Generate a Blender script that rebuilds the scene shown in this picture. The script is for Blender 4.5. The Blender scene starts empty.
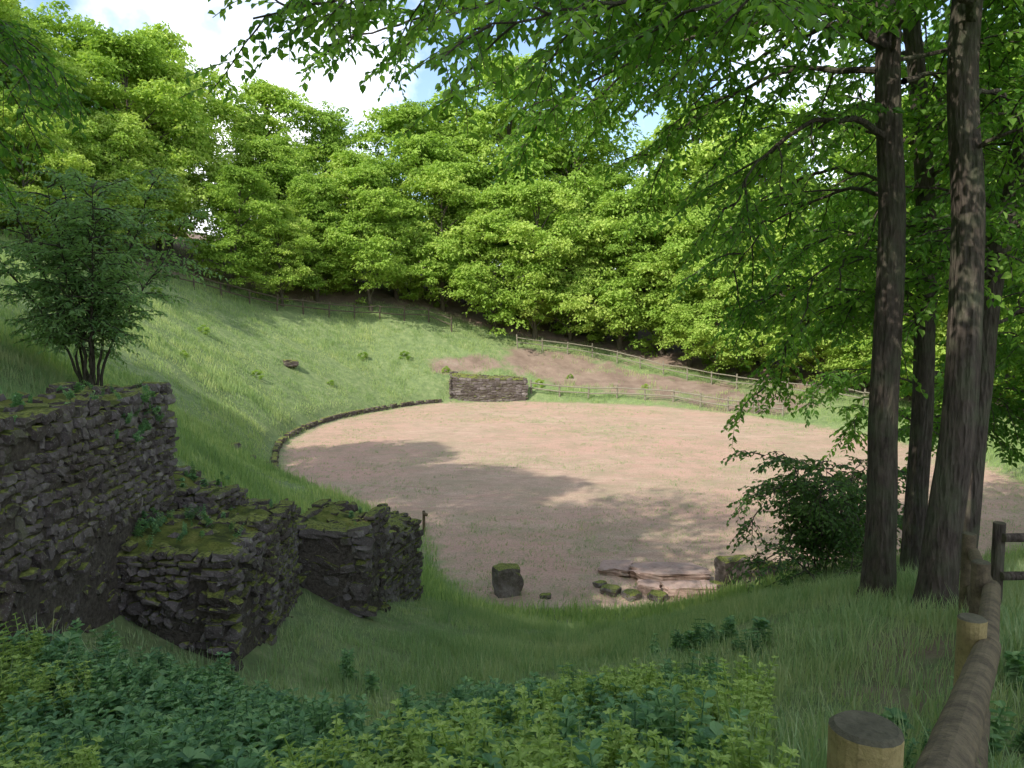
import bpy, bmesh, math, numpy as np
from mathutils import Vector
rng = np.random.default_rng(11)
R = math.radians
scene = bpy.context.scene

# ------------------------------------------------------------------ helpers
def link(o):
    scene.collection.objects.link(o); return o

def mk_obj(name, V, F, mats, matidx=None, tint=None, smooth=False, do_link=True, parent=None, vattr=None):
    V = np.asarray(V, np.float32)
    me = bpy.data.meshes.new(name)
    me.vertices.add(len(V)); me.vertices.foreach_set('co', V.ravel())
    F = [np.asarray(f, np.int32) for f in F if len(f)]
    tot = np.concatenate([np.full(len(f), f.shape[1], np.int32) for f in F])
    loops = np.concatenate([f.ravel() for f in F])
    me.loops.add(len(loops)); me.loops.foreach_set('vertex_index', loops)
    me.polygons.add(len(tot))
    st = np.concatenate([[0], np.cumsum(tot)[:-1]]).astype(np.int32)
    me.polygons.foreach_set('loop_start', st)
    me.polygons.foreach_set('loop_total', tot)
    for m in mats: me.materials.append(m)
    if matidx is not None: me.polygons.foreach_set('material_index', np.asarray(matidx, np.int32))
    me.polygons.foreach_set('use_smooth', np.full(len(tot), smooth, bool))
    me.update(calc_edges=True)
    if tint is not None:
        a = me.attributes.new('tint', 'FLOAT', 'FACE'); a.data.foreach_set('value', np.asarray(tint, np.float32))
    if vattr:
        for k, v in vattr.items():
            a = me.attributes.new(k, 'FLOAT', 'POINT'); a.data.foreach_set('value', np.asarray(v, np.float32))
    o = bpy.data.objects.new(name, me)
    if do_link: link(o)
    if parent: o.parent = parent
    return o

class Geo:
    def __init__(s): s.V=[]; s.F={3:[],4:[]}; s.M={3:[],4:[]}; s.T={3:[],4:[]}; s.n=0
    def add(s, V, F, mi=0, tint=None):
        V=np.asarray(V); F=np.asarray(F); k=F.shape[1]
        s.V.append(V); s.F[k].append(F+s.n); s.M[k].append(np.full(len(F),mi))
        s.T[k].append(np.full(len(F),.5) if tint is None else np.broadcast_to(tint,(len(F),)))
        s.n+=len(V)
    def obj(s, name, mats, **kw):
        F=[];M=[];T=[]
        for k in (3,4):
            if s.F[k]:
                F.append(np.concatenate(s.F[k])); M.append(np.concatenate(s.M[k])); T.append(np.concatenate(s.T[k]))
        return mk_obj(name, np.concatenate(s.V), F, mats, np.concatenate(M), np.concatenate(T), **kw)

def norm(a): return a/np.maximum(np.linalg.norm(a,axis=-1,keepdims=True),1e-9)

def resample(P, step):
    P=np.asarray(P,float)
    out=[]
    n=len(P)
    for i in range(n-1):
        p0=P[max(i-1,0)];p1=P[i];p2=P[i+1];p3=P[min(i+2,n-1)]
        for t in np.linspace(0,1,8,endpoint=False):
            out.append(.5*((2*p1)+(-p0+p2)*t+(2*p0-5*p1+4*p2-p3)*t*t+(-p0+3*p1-3*p2+p3)*t**3))
    out.append(P[-1]); out=np.array(out)
    d=np.concatenate([[0],np.cumsum(np.linalg.norm(np.diff(out,axis=0),axis=1))])
    m=max(3,int(d[-1]/step)+1)
    s=np.linspace(0,d[-1],m)
    return np.stack([np.interp(s,d,out[:,k]) for k in range(3)],1)

def tube(P, r, sides=8, rough=0.0):
    P=np.asarray(P,float); n=len(P); r=np.broadcast_to(r,(n,))
    T=norm(np.gradient(P,axis=0))
    ref=np.array([0,0,1.]) if abs(T[0][2])<.8 else np.array([0,1.,0])
    A=norm(np.cross(T,ref)); B=np.cross(T,A)
    a=np.linspace(0,2*math.pi,sides,endpoint=False)
    rr=np.ones((n,sides))
    if rough>0:
        ph=rng.uniform(0,6.28,4)
        zz=np.arange(n)[:,None]
        rr+=rough*(np.sin(3*a+ph[0]+zz*.15)+.6*np.sin(5*a+ph[1]-zz*.23)+.5*np.sin(8*a+ph[2]+.4*np.sin(zz*.3)))+rng.normal(0,rough*.35,(n,sides))
    V=P[:,None,:]+(r[:,None]*rr)[:,:,None]*(np.cos(a)[None,:,None]*A[:,None,:]+np.sin(a)[None,:,None]*B[:,None,:])
    i=np.arange(n-1)[:,None]*sides; j=np.arange(sides)[None,:]; j2=(j+1)%sides
    F=np.stack([i+j,i+j2,i+sides+j2,i+sides+j],-1).reshape(-1,4)
    return V.reshape(-1,3),F

def leaves(pos,dr,nr,L,W,detail=True,fold=.25):
    pos=np.asarray(pos);dr=norm(np.asarray(dr));sd=norm(np.cross(dr,nr));nr=np.cross(sd,dr)
    L=L[:,None];W=W[:,None]
    if detail:
        c=[pos, pos-sd*W*.5+dr*L*.33+nr*W*fold, pos-sd*W*.42+dr*L*.68+nr*W*fold*.8, pos+dr*L-nr*L*.12,
           pos+sd*W*.42+dr*L*.68+nr*W*fold*.8, pos+sd*W*.5+dr*L*.33+nr*W*fold]
        V=np.stack(c,1).reshape(-1,3); b=np.arange(len(pos))[:,None]*6
        F=np.concatenate([b+np.array([0,3,2,1]),b+np.array([0,5,4,3])],1).reshape(-1,4)
        return V,F,2
    c=[pos,pos-sd*W*.5+dr*L*.45+nr*W*fold,pos+dr*L-nr*L*.1,pos+sd*W*.5+dr*L*.45+nr*W*fold]
    V=np.stack(c,1).reshape(-1,3); b=np.arange(len(pos))[:,None]*4
    return V,b+np.array([0,3,2,1]),1

_NG={}
def value_noise(x,y,s,seed=0):
    seed=abs(int(seed))
    if seed not in _NG: _NG[seed]=np.random.default_rng(seed).uniform(-1,1,(256,256))
    G=_NG[seed]
    x=x/s+1000.3;y=y/s+1000.7
    xi=np.floor(x).astype(int);yi=np.floor(y).astype(int);fx=x-xi;fy=y-yi
    fx=fx*fx*(3-2*fx);fy=fy*fy*(3-2*fy)
    g=lambda a,b:G[a%256,b%256]
    return (g(xi,yi)*(1-fx)+g(xi+1,yi)*fx)*(1-fy)+(g(xi,yi+1)*(1-fx)+g(xi+1,yi+1)*fx)*fy

# ------------------------------------------------------------------ node material helper
def mat(name):
    m=bpy.data.materials.new(name); m.use_nodes=True
    nt=m.node_tree; nt.nodes.clear()
    return m,nt,nt.nodes,nt.links
def noise(nt,scale,detail=4,rough=.6,vec=None):
    n=nt.nodes.new('ShaderNodeTexNoise'); n.inputs['Scale'].default_value=scale; n.inputs['Detail'].default_value=detail; n.inputs['Roughness'].default_value=rough
    if vec is not None: nt.links.new(vec,n.inputs['Vector'])
    return n.outputs['Fac']
def ramp(nt,fac,stops):
    n=nt.nodes.new('ShaderNodeValToRGB'); e=n.color_ramp.elements
    while len(e)<len(stops): e.new(.5)
    for i,(p,c) in enumerate(stops):
        e[i].position=p; e[i].color=(c[0],c[1],c[2],1) if not isinstance(c,(int,float)) else (c,c,c,1)
    nt.links.new(fac,n.inputs['Fac']); return n.outputs['Color']
def mixc(nt,f,a,b,mode='MIX'):
    n=nt.nodes.new('ShaderNodeMix'); n.data_type='RGBA'; n.blend_type=mode
    for s,v in ((n.inputs[0],f),(n.inputs[6],a),(n.inputs[7],b)):
        if isinstance(v,(int,float)): s.default_value=v
        elif isinstance(v,tuple): s.default_value=(*v,1)
        else: nt.links.new(v,s)
    return n.outputs[2]
def math_(nt,op,a,b=None,clamp=False):
    n=nt.nodes.new('ShaderNodeMath'); n.operation=op; n.use_clamp=clamp
    for i,v in enumerate((a,b)):
        if v is None: continue
        if isinstance(v,(int,float)): n.inputs[i].default_value=v
        else: nt.links.new(v,n.inputs[i])
    return n.outputs[0]
def geo_pos(nt): return nt.nodes.new('ShaderNodeNewGeometry').outputs['Position']
def attr(nt,name):
    n=nt.nodes.new('ShaderNodeAttribute'); n.attribute_name=name; return n.outputs['Fac']
def finish(nt,color,rough=.9,bump=None,bstr=.5,bdist=.02,spec=.2):
    p=nt.nodes.new('ShaderNodeBsdfPrincipled'); o=nt.nodes.new('ShaderNodeOutputMaterial')
    if isinstance(color,tuple): p.inputs['Base Color'].default_value=(*color,1)
    else: nt.links.new(color,p.inputs['Base Color'])
    p.inputs['Roughness'].default_value=rough; p.inputs['Specular IOR Level'].default_value=spec
    if bump is not None:
        b=nt.nodes.new('ShaderNodeBump'); b.inputs['Strength'].default_value=bstr; b.inputs['Distance'].default_value=bdist
        nt.links.new(bump,b.inputs['Height']); nt.links.new(b.outputs[0],p.inputs['Normal'])
    nt.links.new(p.outputs[0],o.inputs[0]); return p

def leaf_mat(name,dark,mid,light,trans=.42,patch=.0,tr_gain=1.25,gloss=True):
    m,nt,_,lk=mat(name)
    t=attr(nt,'tint')
    oi=nt.nodes.new('ShaderNodeObjectInfo').outputs['Random']
    f=math_(nt,'ADD',math_(nt,'MULTIPLY',t,.7),math_(nt,'MULTIPLY',oi,.3))
    if patch>0:
        f=math_(nt,'ADD',f,math_(nt,'MULTIPLY',math_(nt,'SUBTRACT',noise(nt,patch,3,vec=geo_pos(nt)),.5),1.2))
    c=ramp(nt,f,[(0.05,dark),(.5,mid),(.95,light)])
    if gloss:
        p=nt.nodes.new('ShaderNodeBsdfPrincipled'); lk.new(c,p.inputs['Base Color'])
        p.inputs['Roughness'].default_value=.5; p.inputs['Specular IOR Level'].default_value=.3
    else:
        p=nt.nodes.new('ShaderNodeBsdfDiffuse'); lk.new(c,p.inputs['Color'])
    tr=nt.nodes.new('ShaderNodeBsdfTranslucent')
    lk.new(mixc(nt,1.0,c,(tr_gain*1.1,tr_gain*1.15,tr_gain*.5),'MULTIPLY'),tr.inputs['Color'])
    mx=nt.nodes.new('ShaderNodeMixShader'); mx.inputs[0].default_value=trans
    lk.new(p.outputs[0],mx.inputs[1]); lk.new(tr.outputs[0],mx.inputs[2])
    o=nt.nodes.new('ShaderNodeOutputMaterial'); lk.new(mx.outputs[0],o.inputs[0]); return m

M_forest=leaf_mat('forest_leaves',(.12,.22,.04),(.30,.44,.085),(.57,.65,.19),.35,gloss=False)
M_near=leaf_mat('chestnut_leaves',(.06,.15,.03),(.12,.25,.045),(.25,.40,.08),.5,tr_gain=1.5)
M_shrub=leaf_mat('shrub_leaves',(.06,.12,.04),(.10,.19,.055),(.16,.27,.075),.4)
M_elder=leaf_mat('small_tree_leaves',(.17,.29,.13),(.25,.39,.17),(.34,.49,.21),.45)
M_grass=leaf_mat('grass_blades',(.17,.27,.11),(.33,.44,.18),(.58,.61,.28),.3,patch=.3,gloss=False)
M_bank=leaf_mat('bank_grass_blades',(.16,.27,.13),(.29,.40,.20),(.50,.53,.31),.3,patch=.6,gloss=False)
M_plant=leaf_mat('undergrowth_leaves',(.08,.18,.09),(.15,.29,.12),(.28,.43,.18),.35)
M_pale=leaf_mat('pale_plant_leaves',(.22,.33,.08),(.34,.46,.12),(.46,.56,.17),.35)

def bark_mat(name,c1,c2,lichen=.4):
    m,nt,_,lk=mat(name)
    mp=nt.nodes.new('ShaderNodeMapping'); mp.inputs['Scale'].default_value=(1,1,.18); lk.new(geo_pos(nt),mp.inputs['Vector'])
    n1=noise(nt,22,6,.7,mp.outputs[0]); n2=noise(nt,3,4,.6,geo_pos(nt))
    v=nt.nodes.new('ShaderNodeTexVoronoi'); v.inputs['Scale'].default_value=26; lk.new(mp.outputs[0],v.inputs['Vector'])
    c=ramp(nt,n1,[(.3,c1),(.7,c2)])
    c=mixc(nt,math_(nt,'MULTIPLY',ramp(nt,n2,[(.45,0.),(.65,1.)]),lichen),c,(.12,.14,.08))
    h=math_(nt,'ADD',n1,math_(nt,'MULTIPLY',v.outputs['Distance'],.8))
    finish(nt,c,.9,h,1.0,.05,.15); return m
M_bark=bark_mat('bark',(.038,.03,.025),(.15,.12,.098),.5)
M_bark2=bark_mat('forest_bark',(.06,.05,.04),(.16,.13,.1),.3)

def stone_mat():
    m,nt,_,lk=mat('old_masonry')
    g=nt.nodes.new('ShaderNodeNewGeometry'); pos=g.outputs['Position']
    t=attr(nt,'tint')
    c=ramp(nt,t,[(0,(.09,.073,.068)),(.35,(.165,.138,.132)),(.7,(.24,.205,.198)),(1,(.35,.305,.29))])
    n1=noise(nt,14,6,.7,pos); n2=noise(nt,1.3,5,.65,pos); n3=noise(nt,60,4,.6,pos)
    c=mixc(nt,math_(nt,'MULTIPLY',ramp(nt,n1,[(.35,1.),(.65,0.)]),.5),c,(.06,.048,.042))
    c=mixc(nt,math_(nt,'MULTIPLY',ramp(nt,n2,[(.42,0.),(.62,1.)]),.75),c,(.07,.053,.042))
    c=mixc(nt,math_(nt,'MULTIPLY',ramp(nt,n3,[(.56,0.),(.68,1.)]),.45),c,(.38,.37,.35))
    c=mixc(nt,math_(nt,'MULTIPLY',ramp(nt,noise(nt,2.7,6,.7,pos),[(.56,0.),(.7,1.)]),.55),c,(.11,.12,.05))
    sx=nt.nodes.new('ShaderNodeSeparateXYZ'); lk.new(g.outputs['Normal'],sx.inputs[0])
    up=math_(nt,'ADD',sx.outputs['Z'],math_(nt,'MULTIPLY',math_(nt,'SUBTRACT',noise(nt,2.2,5,.7,pos),.42),2.0))
    mc=ramp(nt,noise(nt,30,3,.6,pos),[(.35,(.07,.08,.028)),(.65,(.24,.26,.06))])
    c=mixc(nt,ramp(nt,up,[(.66,0.),(.98,1.)]),c,mc)
    finish(nt,c,.92,math_(nt,'ADD',n1,math_(nt,'MULTIPLY',n3,.5)),.9,.025,.15); return m
M_stone=stone_mat()
def mortar_mat():
    m,nt,_,lk=mat('rubble_core')
    pos=geo_pos(nt); n=noise(nt,25,6,.7,pos)
    finish(nt,ramp(nt,n,[(.3,(.055,.044,.036)),(.7,(.18,.15,.125))]),.95,n,1.,.05,.1); return m
M_mortar=mortar_mat()
def moss_mat():
    m,nt,_,lk=mat('moss'); pos=geo_pos(nt); n=noise(nt,45,5,.7,pos); n2=noise(nt,4,3,.6,pos)
    c=ramp(nt,n2,[(.35,(.07,.085,.03)),(.5,(.17,.2,.045)),(.68,(.26,.26,.07))])
    c=mixc(nt,ramp(nt,n,[(.3,.6),(.6,0.)]),c,(.05,.055,.025))
    finish(nt,c,.95,n,1.,.04,.05); return m
M_moss=moss_mat()
def wood_mat(name,a,b):
    m,nt,_,lk=mat(name)
    n=noise(nt,9,5,.7,geo_pos(nt))
    w=noise(nt,60,4,.7,geo_pos(nt))
    c=ramp(nt,n,[(.3,a),(.7,b)]); c=mixc(nt,math_(nt,'MULTIPLY',ramp(nt,w,[(.5,0.),(.7,1.)]),.5),c,(a[0]*.5,a[1]*.5,a[2]*.5))
    finish(nt,c,.8,w,.6,.012,.2); return m
M_wood=wood_mat('weathered_wood',(.07,.055,.038),(.21,.165,.10))
M_woodtop=wood_mat('post_end_grain',(.06,.055,.035),(.15,.135,.09))
M_woodlight=wood_mat('fresh_cut_wood',(.24,.185,.08),(.44,.35,.16))
M_woodfar=wood_mat('grey_fence_wood',(.18,.16,.12),(.32,.29,.22))
M_wooddark=wood_mat('dark_fence_wood',(.07,.055,.04),(.14,.115,.085))

# ------------------------------------------------------------------ terrain
ARENA=np.array([(0,17.2),(-1.6,19.2),(-2.1,21),(-3.2,24),(-8.3,29.6),(-10.9,36),(-12.2,43),(-11.4,50.7),(-8.4,57.6),(-5,61),(1.4,62),(9,60),(14,56),(17.5,51),(20.5,43),(21.5,36),(20,29),(16,23),(11,19.8),(7,18.3),(3,17.2)],float)
A3=np.concatenate([ARENA,np.zeros((len(ARENA),1))],1)
cl=resample(np.concatenate([A3[-2:],A3,A3[:3]]),.8)
i0=np.argmin(np.hypot(cl[:len(cl)//3,0]-0,cl[:len(cl)//3,1]-17.2)); i1=len(cl)//2+np.argmin(np.hypot(cl[len(cl)//2:,0]-0,cl[len(cl)//2:,1]-17.2))
POLY=cl[i0:i1,:2]
def sdist(x,y):
    x=np.asarray(x,float).ravel();y=np.asarray(y,float).ravel(); P=np.stack([x,y],1)
    out=np.empty(len(x)); A=POLY;B=np.roll(POLY,-1,0);D=B-A;dd=(D**2).sum(1)
    for s in range(0,len(x),4000):
        p=P[s:s+4000][:,None,:]; t=np.clip(((p-A)*D).sum(2)/dd,0,1)
        d=np.sqrt((((A+t[...,None]*D)-p)**2).sum(2)).min(1)
        yy=p[...,1]; c=((A[:,1]>yy)!=(B[:,1]>yy))&(p[...,0]<(B[:,0]-A[:,0])*(yy-A[:,1])/(B[:,1]-A[:,1]+1e-12)+A[:,0])
        ins=c.sum(1)%2==1
        out[s:s+4000]=np.where(ins,-d,d)
    return out
CP=[(0,0,0),(0,2.6,-.15),(-2.5,2.5,-.4),(-3.1,5.1,-1.1),(-2.4,6.9,-1.75),(-2.3,9.9,-2.3),(-1.4,13.5,-3.5),(0,10,-2.9),(0,6,-1.55),(3,6,-1.2),(4.3,9,-1.75),(3,12,-3.2),
(2.2,3.5,-.65),(3.3,5.3,-1.0),(4.46,7.35,-1.4),(7,8,-1.5),(1.2,1.5,-.1),(3,2,-.1),(8,3,-.3),(7,14,-3),(6,16.5,-4.3),(0,15,-4.4),(10,14,-3.2),(15,15,-3.4),(14,19,-4.3),(22,22,-4.4),
(0,-5,.6),(0,-15,2),(-6,2,.7),(-5.6,6,.45),(-5.4,9,.0),(-5,11,-.9),(-4.2,13,-2.1),(-7.8,14,.4),(-9,9,1.2),(-9,20,-1.2),(-5.5,17,-2.6),(-4.2,20.5,-4.1),(-15,10,3.2),(-15,25,.8),(-19,38,1.2),(-13,31,-2.6),(-14.5,43,-3.0),
(-30,45,6.3),(-23.5,60,3.7),(-12,65,.0),(-7.7,72,1.9),(-1,70,-.9),(8,70,-2.0),(16,65,-3.4),(21,58,-4.3),(25,45,-4.5),(27,35,-4.3),(28,28,-4.3),(-2,65,-3.0),
(-40,50,9.5),(-40,20,10),(-25,10,6),(-45,80,12),(-20,85,8),(0,90,5),(25,85,1),(40,60,-1),(45,30,-2),(40,5,-1),(30,-20,1),(0,-40,4),(-40,-20,9),(60,0,0),(60,100,4),(0,130,10),(-70,110,15),(-80,20,14),(-60,-60,10),(40,-70,4)]
for i in range(0,len(POLY),5): CP.append((POLY[i,0],POLY[i,1],-4.9))
CP=np.array(CP,float)
def _tps(C):
    n=len(C); d=np.hypot(C[:,None,0]-C[None,:,0],C[:,None,1]-C[None,:,1])
    K=np.where(d>0,d**2*np.log(np.maximum(d,1e-9)),0)+np.eye(n)*.6
    P=np.c_[np.ones(n),C[:,:2]]; A=np.block([[K,P],[P.T,np.zeros((3,3))]])
    return np.linalg.solve(A,np.r_[C[:,2],0,0,0])
W_=_tps(CP)
def tz(x,y,sd=None):
    x=np.asarray(x,float);sh=x.shape;x=x.ravel();y=np.asarray(y,float).ravel()
    if sd is None: sd=sdist(x,y)
    xc=x.copy();yc=y.copy()
    r=np.hypot(x-5,y-35);f=np.minimum(1,110/np.maximum(r,1)); xc=5+(x-5)*f; yc=35+(y-35)*f
    z=np.empty(len(x))
    for s in range(0,len(x),8000):
        d=np.hypot(xc[s:s+8000,None]-CP[:,0],yc[s:s+8000,None]-CP[:,1])
        z[s:s+8000]=(d**2*np.log(np.maximum(d,1e-9)))@W_[:-3]+W_[-3]+W_[-2]*xc[s:s+8000]+W_[-1]*yc[s:s+8000]
    t=np.clip(sd/1.1,0,1);t=t*t*(3-2*t)
    z=-5+(z+5)*t
    z+=t*(.14*value_noise(x,y,2.3,3)+.06*value_noise(x,y,.8,4)+.25*value_noise(x,y,6,6)*np.clip((y-20)/15,0,1))+.03*value_noise(x,y,1.5,5)
    return z.reshape(sh)
def tz1(x,y): return float(tz(np.array([x]),np.array([y]))[0])

def axis(lo,hi,st,flo,fhi):
    a=list(np.arange(lo,hi,st)); s=st;v=a[0];pre=[]
    while v>flo: s*=1.25; v-=s; pre.append(v)
    s=st;v=a[-1];post=[]
    while v<fhi: s*=1.25; v+=s; post.append(v)
    return np.array(pre[::-1]+a+post)
xs=axis(-34,34,.35,-600,600); ys=axis(-3,78,.35,-600,700)
X,Y=np.meshgrid(xs,ys); SD=sdist(X,Y); Z=tz(X,Y,SD)
ny,nx=X.shape
idx=np.arange(nx*ny).reshape(ny,nx)
F=np.stack([idx[:-1,:-1],idx[:-1,1:],idx[1:,1:],idx[1:,:-1]],-1).reshape(-1,4)
def seg_d(x,y,pts):
    d=np.full(x.shape,1e9)
    for (a,b),(c,e) in zip(pts[:-1],pts[1:]):
        t=np.clip(((x-a)*(c-a)+(y-b)*(e-b))/((c-a)**2+(e-b)**2),0,1)
        d=np.minimum(d,np.hypot(x-a-t*(c-a),y-b-t*(e-b)))
    return d
xf=X.ravel();yf=Y.ravel()
path=[(2.5,-6),(2.9,1.5),(4.3,4.2),(5.9,7.0),(9,7.2),(16,9)]
back=[(2.0,68.0),(8,67.2),(15,62.4),(19.5,56.2)]
FL=[(-36,28),(-33,40),(-29.5,47),(-24,60.5),(-16,67.5),(-7.7,72.5),(0,71.5),(8,71.5),(16,66),(22,59),(26,51),(28,42),(29,34),(30,24)]
def side_out(x,y):
    best=np.full(x.shape,1e9); sg=np.zeros(x.shape)
    for (a,b),(cx,cy) in zip(FL[:-1],FL[1:]):
        t=np.clip(((x-a)*(cx-a)+(y-b)*(cy-b))/((cx-a)**2+(cy-b)**2),0,1)
        d=np.hypot(x-a-t*(cx-a),y-b-t*(cy-b))
        s=(cx-a)*(y-b)-(cy-b)*(x-a)
        m=d<best; best=np.where(m,d,best); sg=np.where(m,np.sign(s),sg)
    return best*sg
def dmask(x,y):
    nz=value_noise(x,y,2.4,61)+.6*value_noise(x,y,.9,62)
    d=np.maximum(np.clip(1.6-seg_d(x,y,path)/.75,0,1),.98*np.clip(1.8+.35*nz-seg_d(x,y,back)/2.5,0,1)*np.clip(.95+.3*nz,.25,1))
    d=np.maximum(d,np.clip(1.5+.3*nz-seg_d(x,y,[(-6,64.8),(-2,66.5)])/1.0,0,1)*.8)
    d=np.maximum(d,.6*np.clip(1.4-seg_d(x,y,[(2.7,5.2),(3.6,6.6)])/.6,0,1))
    return np.maximum(d,np.clip(np.where(y<22,-1,side_out(x,y)-.8)/2+.2,0,1)*.95)
dirt=dmask(xf,yf)

def ground_mat():
    m,nt,_,lk=mat('ground')
    pos=geo_pos(nt); sd=attr(nt,'arena_d'); dr=attr(nt,'dirt')
    nbig=noise(nt,.16,5,.65,pos); nmid=noise(nt,2.2,6,.65,pos); nfine=noise(nt,18,6,.7,pos); ngr=noise(nt,70,3,.7,pos); nm2=noise(nt,.7,5,.7,pos)
    mp=nt.nodes.new('ShaderNodeMapping'); mp.inputs['Scale'].default_value=(.4,1.5,1); mp.inputs['Rotation'].default_value=(0,0,.12); lk.new(pos,mp.inputs['Vector'])
    nst=noise(nt,1.4,8,.78,mp.outputs[0])
    sand=ramp(nt,nst,[(.3,(.33,.225,.165)),(.5,(.52,.365,.275)),(.7,(.66,.48,.375))])
    sand=mixc(nt,math_(nt,'MULTIPLY',ramp(nt,nbig,[(.44,0.),(.6,1.)]),.65),sand,(.56,.345,.27))
    sand=mixc(nt,math_(nt,'MULTIPLY',ramp(nt,nfine,[(.5,0.),(.7,1.)]),.6),sand,(.23,.165,.12))
    weed=ramp(nt,math_(nt,'ADD',math_(nt,'ADD',nfine,math_(nt,'MULTIPLY',math_(nt,'SUBTRACT',nst,.5),.9)),math_(nt,'MULTIPLY',math_(nt,'SUBTRACT',nm2,.5),.9)),[(.45,0.),(.62,1.)])
    sand=mixc(nt,math_(nt,'MULTIPLY',weed,.5),sand,(.25,.25,.14))
    gr=ramp(nt,nmid,[(.3,(.14,.20,.085)),(.55,(.23,.30,.12)),(.75,(.35,.37,.19))])
    gr=mixc(nt,math_(nt,'MULTIPLY',ramp(nt,nfine,[(.45,0.),(.7,1.)]),.5),gr,(.12,.12,.07))
    di=ramp(nt,nm2,[(.3,(.19,.135,.105)),(.55,(.30,.22,.17)),(.75,(.38,.30,.24))])
    di=mixc(nt,math_(nt,'MULTIPLY',ramp(nt,ngr,[(.5,0.),(.62,1.)]),.5),di,(.13,.09,.06))
    dm=math_(nt,'ADD',dr,math_(nt,'MULTIPLY',math_(nt,'SUBTRACT',nmid,.5),1.1))
    c=mixc(nt,ramp(nt,dm,[(.34,0.),(.75,1.)]),gr,di)
    sdn=math_(nt,'ADD',sd,math_(nt,'MULTIPLY',math_(nt,'SUBTRACT',nmid,.5),2.6))
    am=ramp(nt,math_(nt,'ADD',math_(nt,'MULTIPLY',sdn,.4),.5),[(.34,1.),(.66,0.)])
    c=mixc(nt,am,c,sand)
    finish(nt,c,.95,math_(nt,'ADD',nfine,math_(nt,'MULTIPLY',ngr,.6)),.8,.05,.1); return m
ground=mk_obj('ground',np.stack([xf,yf,Z.ravel()],1),[F],[ground_mat()],smooth=True,vattr={'arena_d':SD,'dirt':dirt})

# ------------------------------------------------------------------ instancing
def src_collection(name,objs):
    c=bpy.data.collections.new(name)
    for o in objs: c.objects.link(o)
    return c
def scatter(name,P,rot,scl,idx,col,parent=None):
    me=bpy.data.meshes.new(name); P=np.asarray(P,np.float32)
    me.vertices.add(len(P)); me.vertices.foreach_set('co',P.ravel())
    a=me.attributes.new('rot','FLOAT_VECTOR','POINT'); a.data.foreach_set('vector',np.asarray(rot,np.float32).ravel())
    a=me.attributes.new('scl','FLOAT','POINT'); a.data.foreach_set('value',np.asarray(scl,np.float32))
    a=me.attributes.new('idx','INT','POINT'); a.data.foreach_set('value',np.asarray(idx,np.int32))
    o=link(bpy.data.objects.new(name,me))
    ng=bpy.data.node_groups.new(name+'_gn','GeometryNodeTree')
    ng.interface.new_socket('Geometry',in_out='INPUT',socket_type='NodeSocketGeometry')
    ng.interface.new_socket('Geometry',in_out='OUTPUT',socket_type='NodeSocketGeometry')
    gi=ng.nodes.new('NodeGroupInput');go=ng.nodes.new('NodeGroupOutput')
    ip=ng.nodes.new('GeometryNodeInstanceOnPoints'); ci=ng.nodes.new('GeometryNodeCollectionInfo')
    ci.inputs['Collection'].default_value=col; ci.inputs['Separate Children'].default_value=True; ci.inputs['Reset Children'].default_value=True
    def na(n,t):
        x=ng.nodes.new('GeometryNodeInputNamedAttribute'); x.data_type=t; x.inputs['Name'].default_value=n
        return [s for s in x.outputs if s.enabled and s.name=='Attribute'][0]
    er=ng.nodes.new('FunctionNodeEulerToRotation')
    L=ng.links.new
    L(na('rot','FLOAT_VECTOR'),er.inputs[0]); L(gi.outputs[0],ip.inputs['Points']); L(ci.outputs[0],ip.inputs['Instance'])
    ip.inputs['Pick Instance'].default_value=True
    L(na('idx','INT'),ip.inputs['Instance Index']); L(er.outputs[0],ip.inputs['Rotation']); L(na('scl','FLOAT'),ip.inputs['Scale'])
    L(ip.outputs[0],go.inputs[0])
    md=o.modifiers.new('scatter','NODES'); md.node_group=ng
    if parent: o.parent=parent
    return o

# ------------------------------------------------------------------ trees
def clump_crown(g,centers,rad,per,leafL,flat=.5,mi=1,detail=False,droop=.3,tone=None):
    n=len(centers)*per
    c=np.repeat(centers,per,0); r=np.repeat(rad,per)[:,None]
    d=norm(rng.normal(size=(n,3))); rr=rng.uniform(.25,1,(n,1))**.55
    off=d*rr*r; off[:,2]*=flat
    off*= (1+.3*rng.normal(size=(n,1)))
    off[:,2]-=droop*(np.hypot(off[:,0],off[:,1])**2)/np.maximum(r[:,0],.1)
    p=c+off
    nr=norm(np.c_[d[:,:2]*.7,np.abs(d[:,2:])*.8+.45]+rng.normal(0,.35,(n,3)))
    dr=np.c_[d[:,:2]+rng.normal(0,.5,(n,2)),-.35+rng.normal(0,.35,n)]
    L=leafL*rng.uniform(.6,1.35,n)
    V,F,k=leaves(p,dr,nr,L,L*rng.uniform(.5,.8,n),detail)
    base=np.repeat(rng.uniform(0,1,len(centers)) if tone is None else tone,per)
    t=np.clip(base*.65+rng.uniform(0,.35,n),0,1)
    g.add(V,F,mi,np.repeat(t,k))

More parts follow.
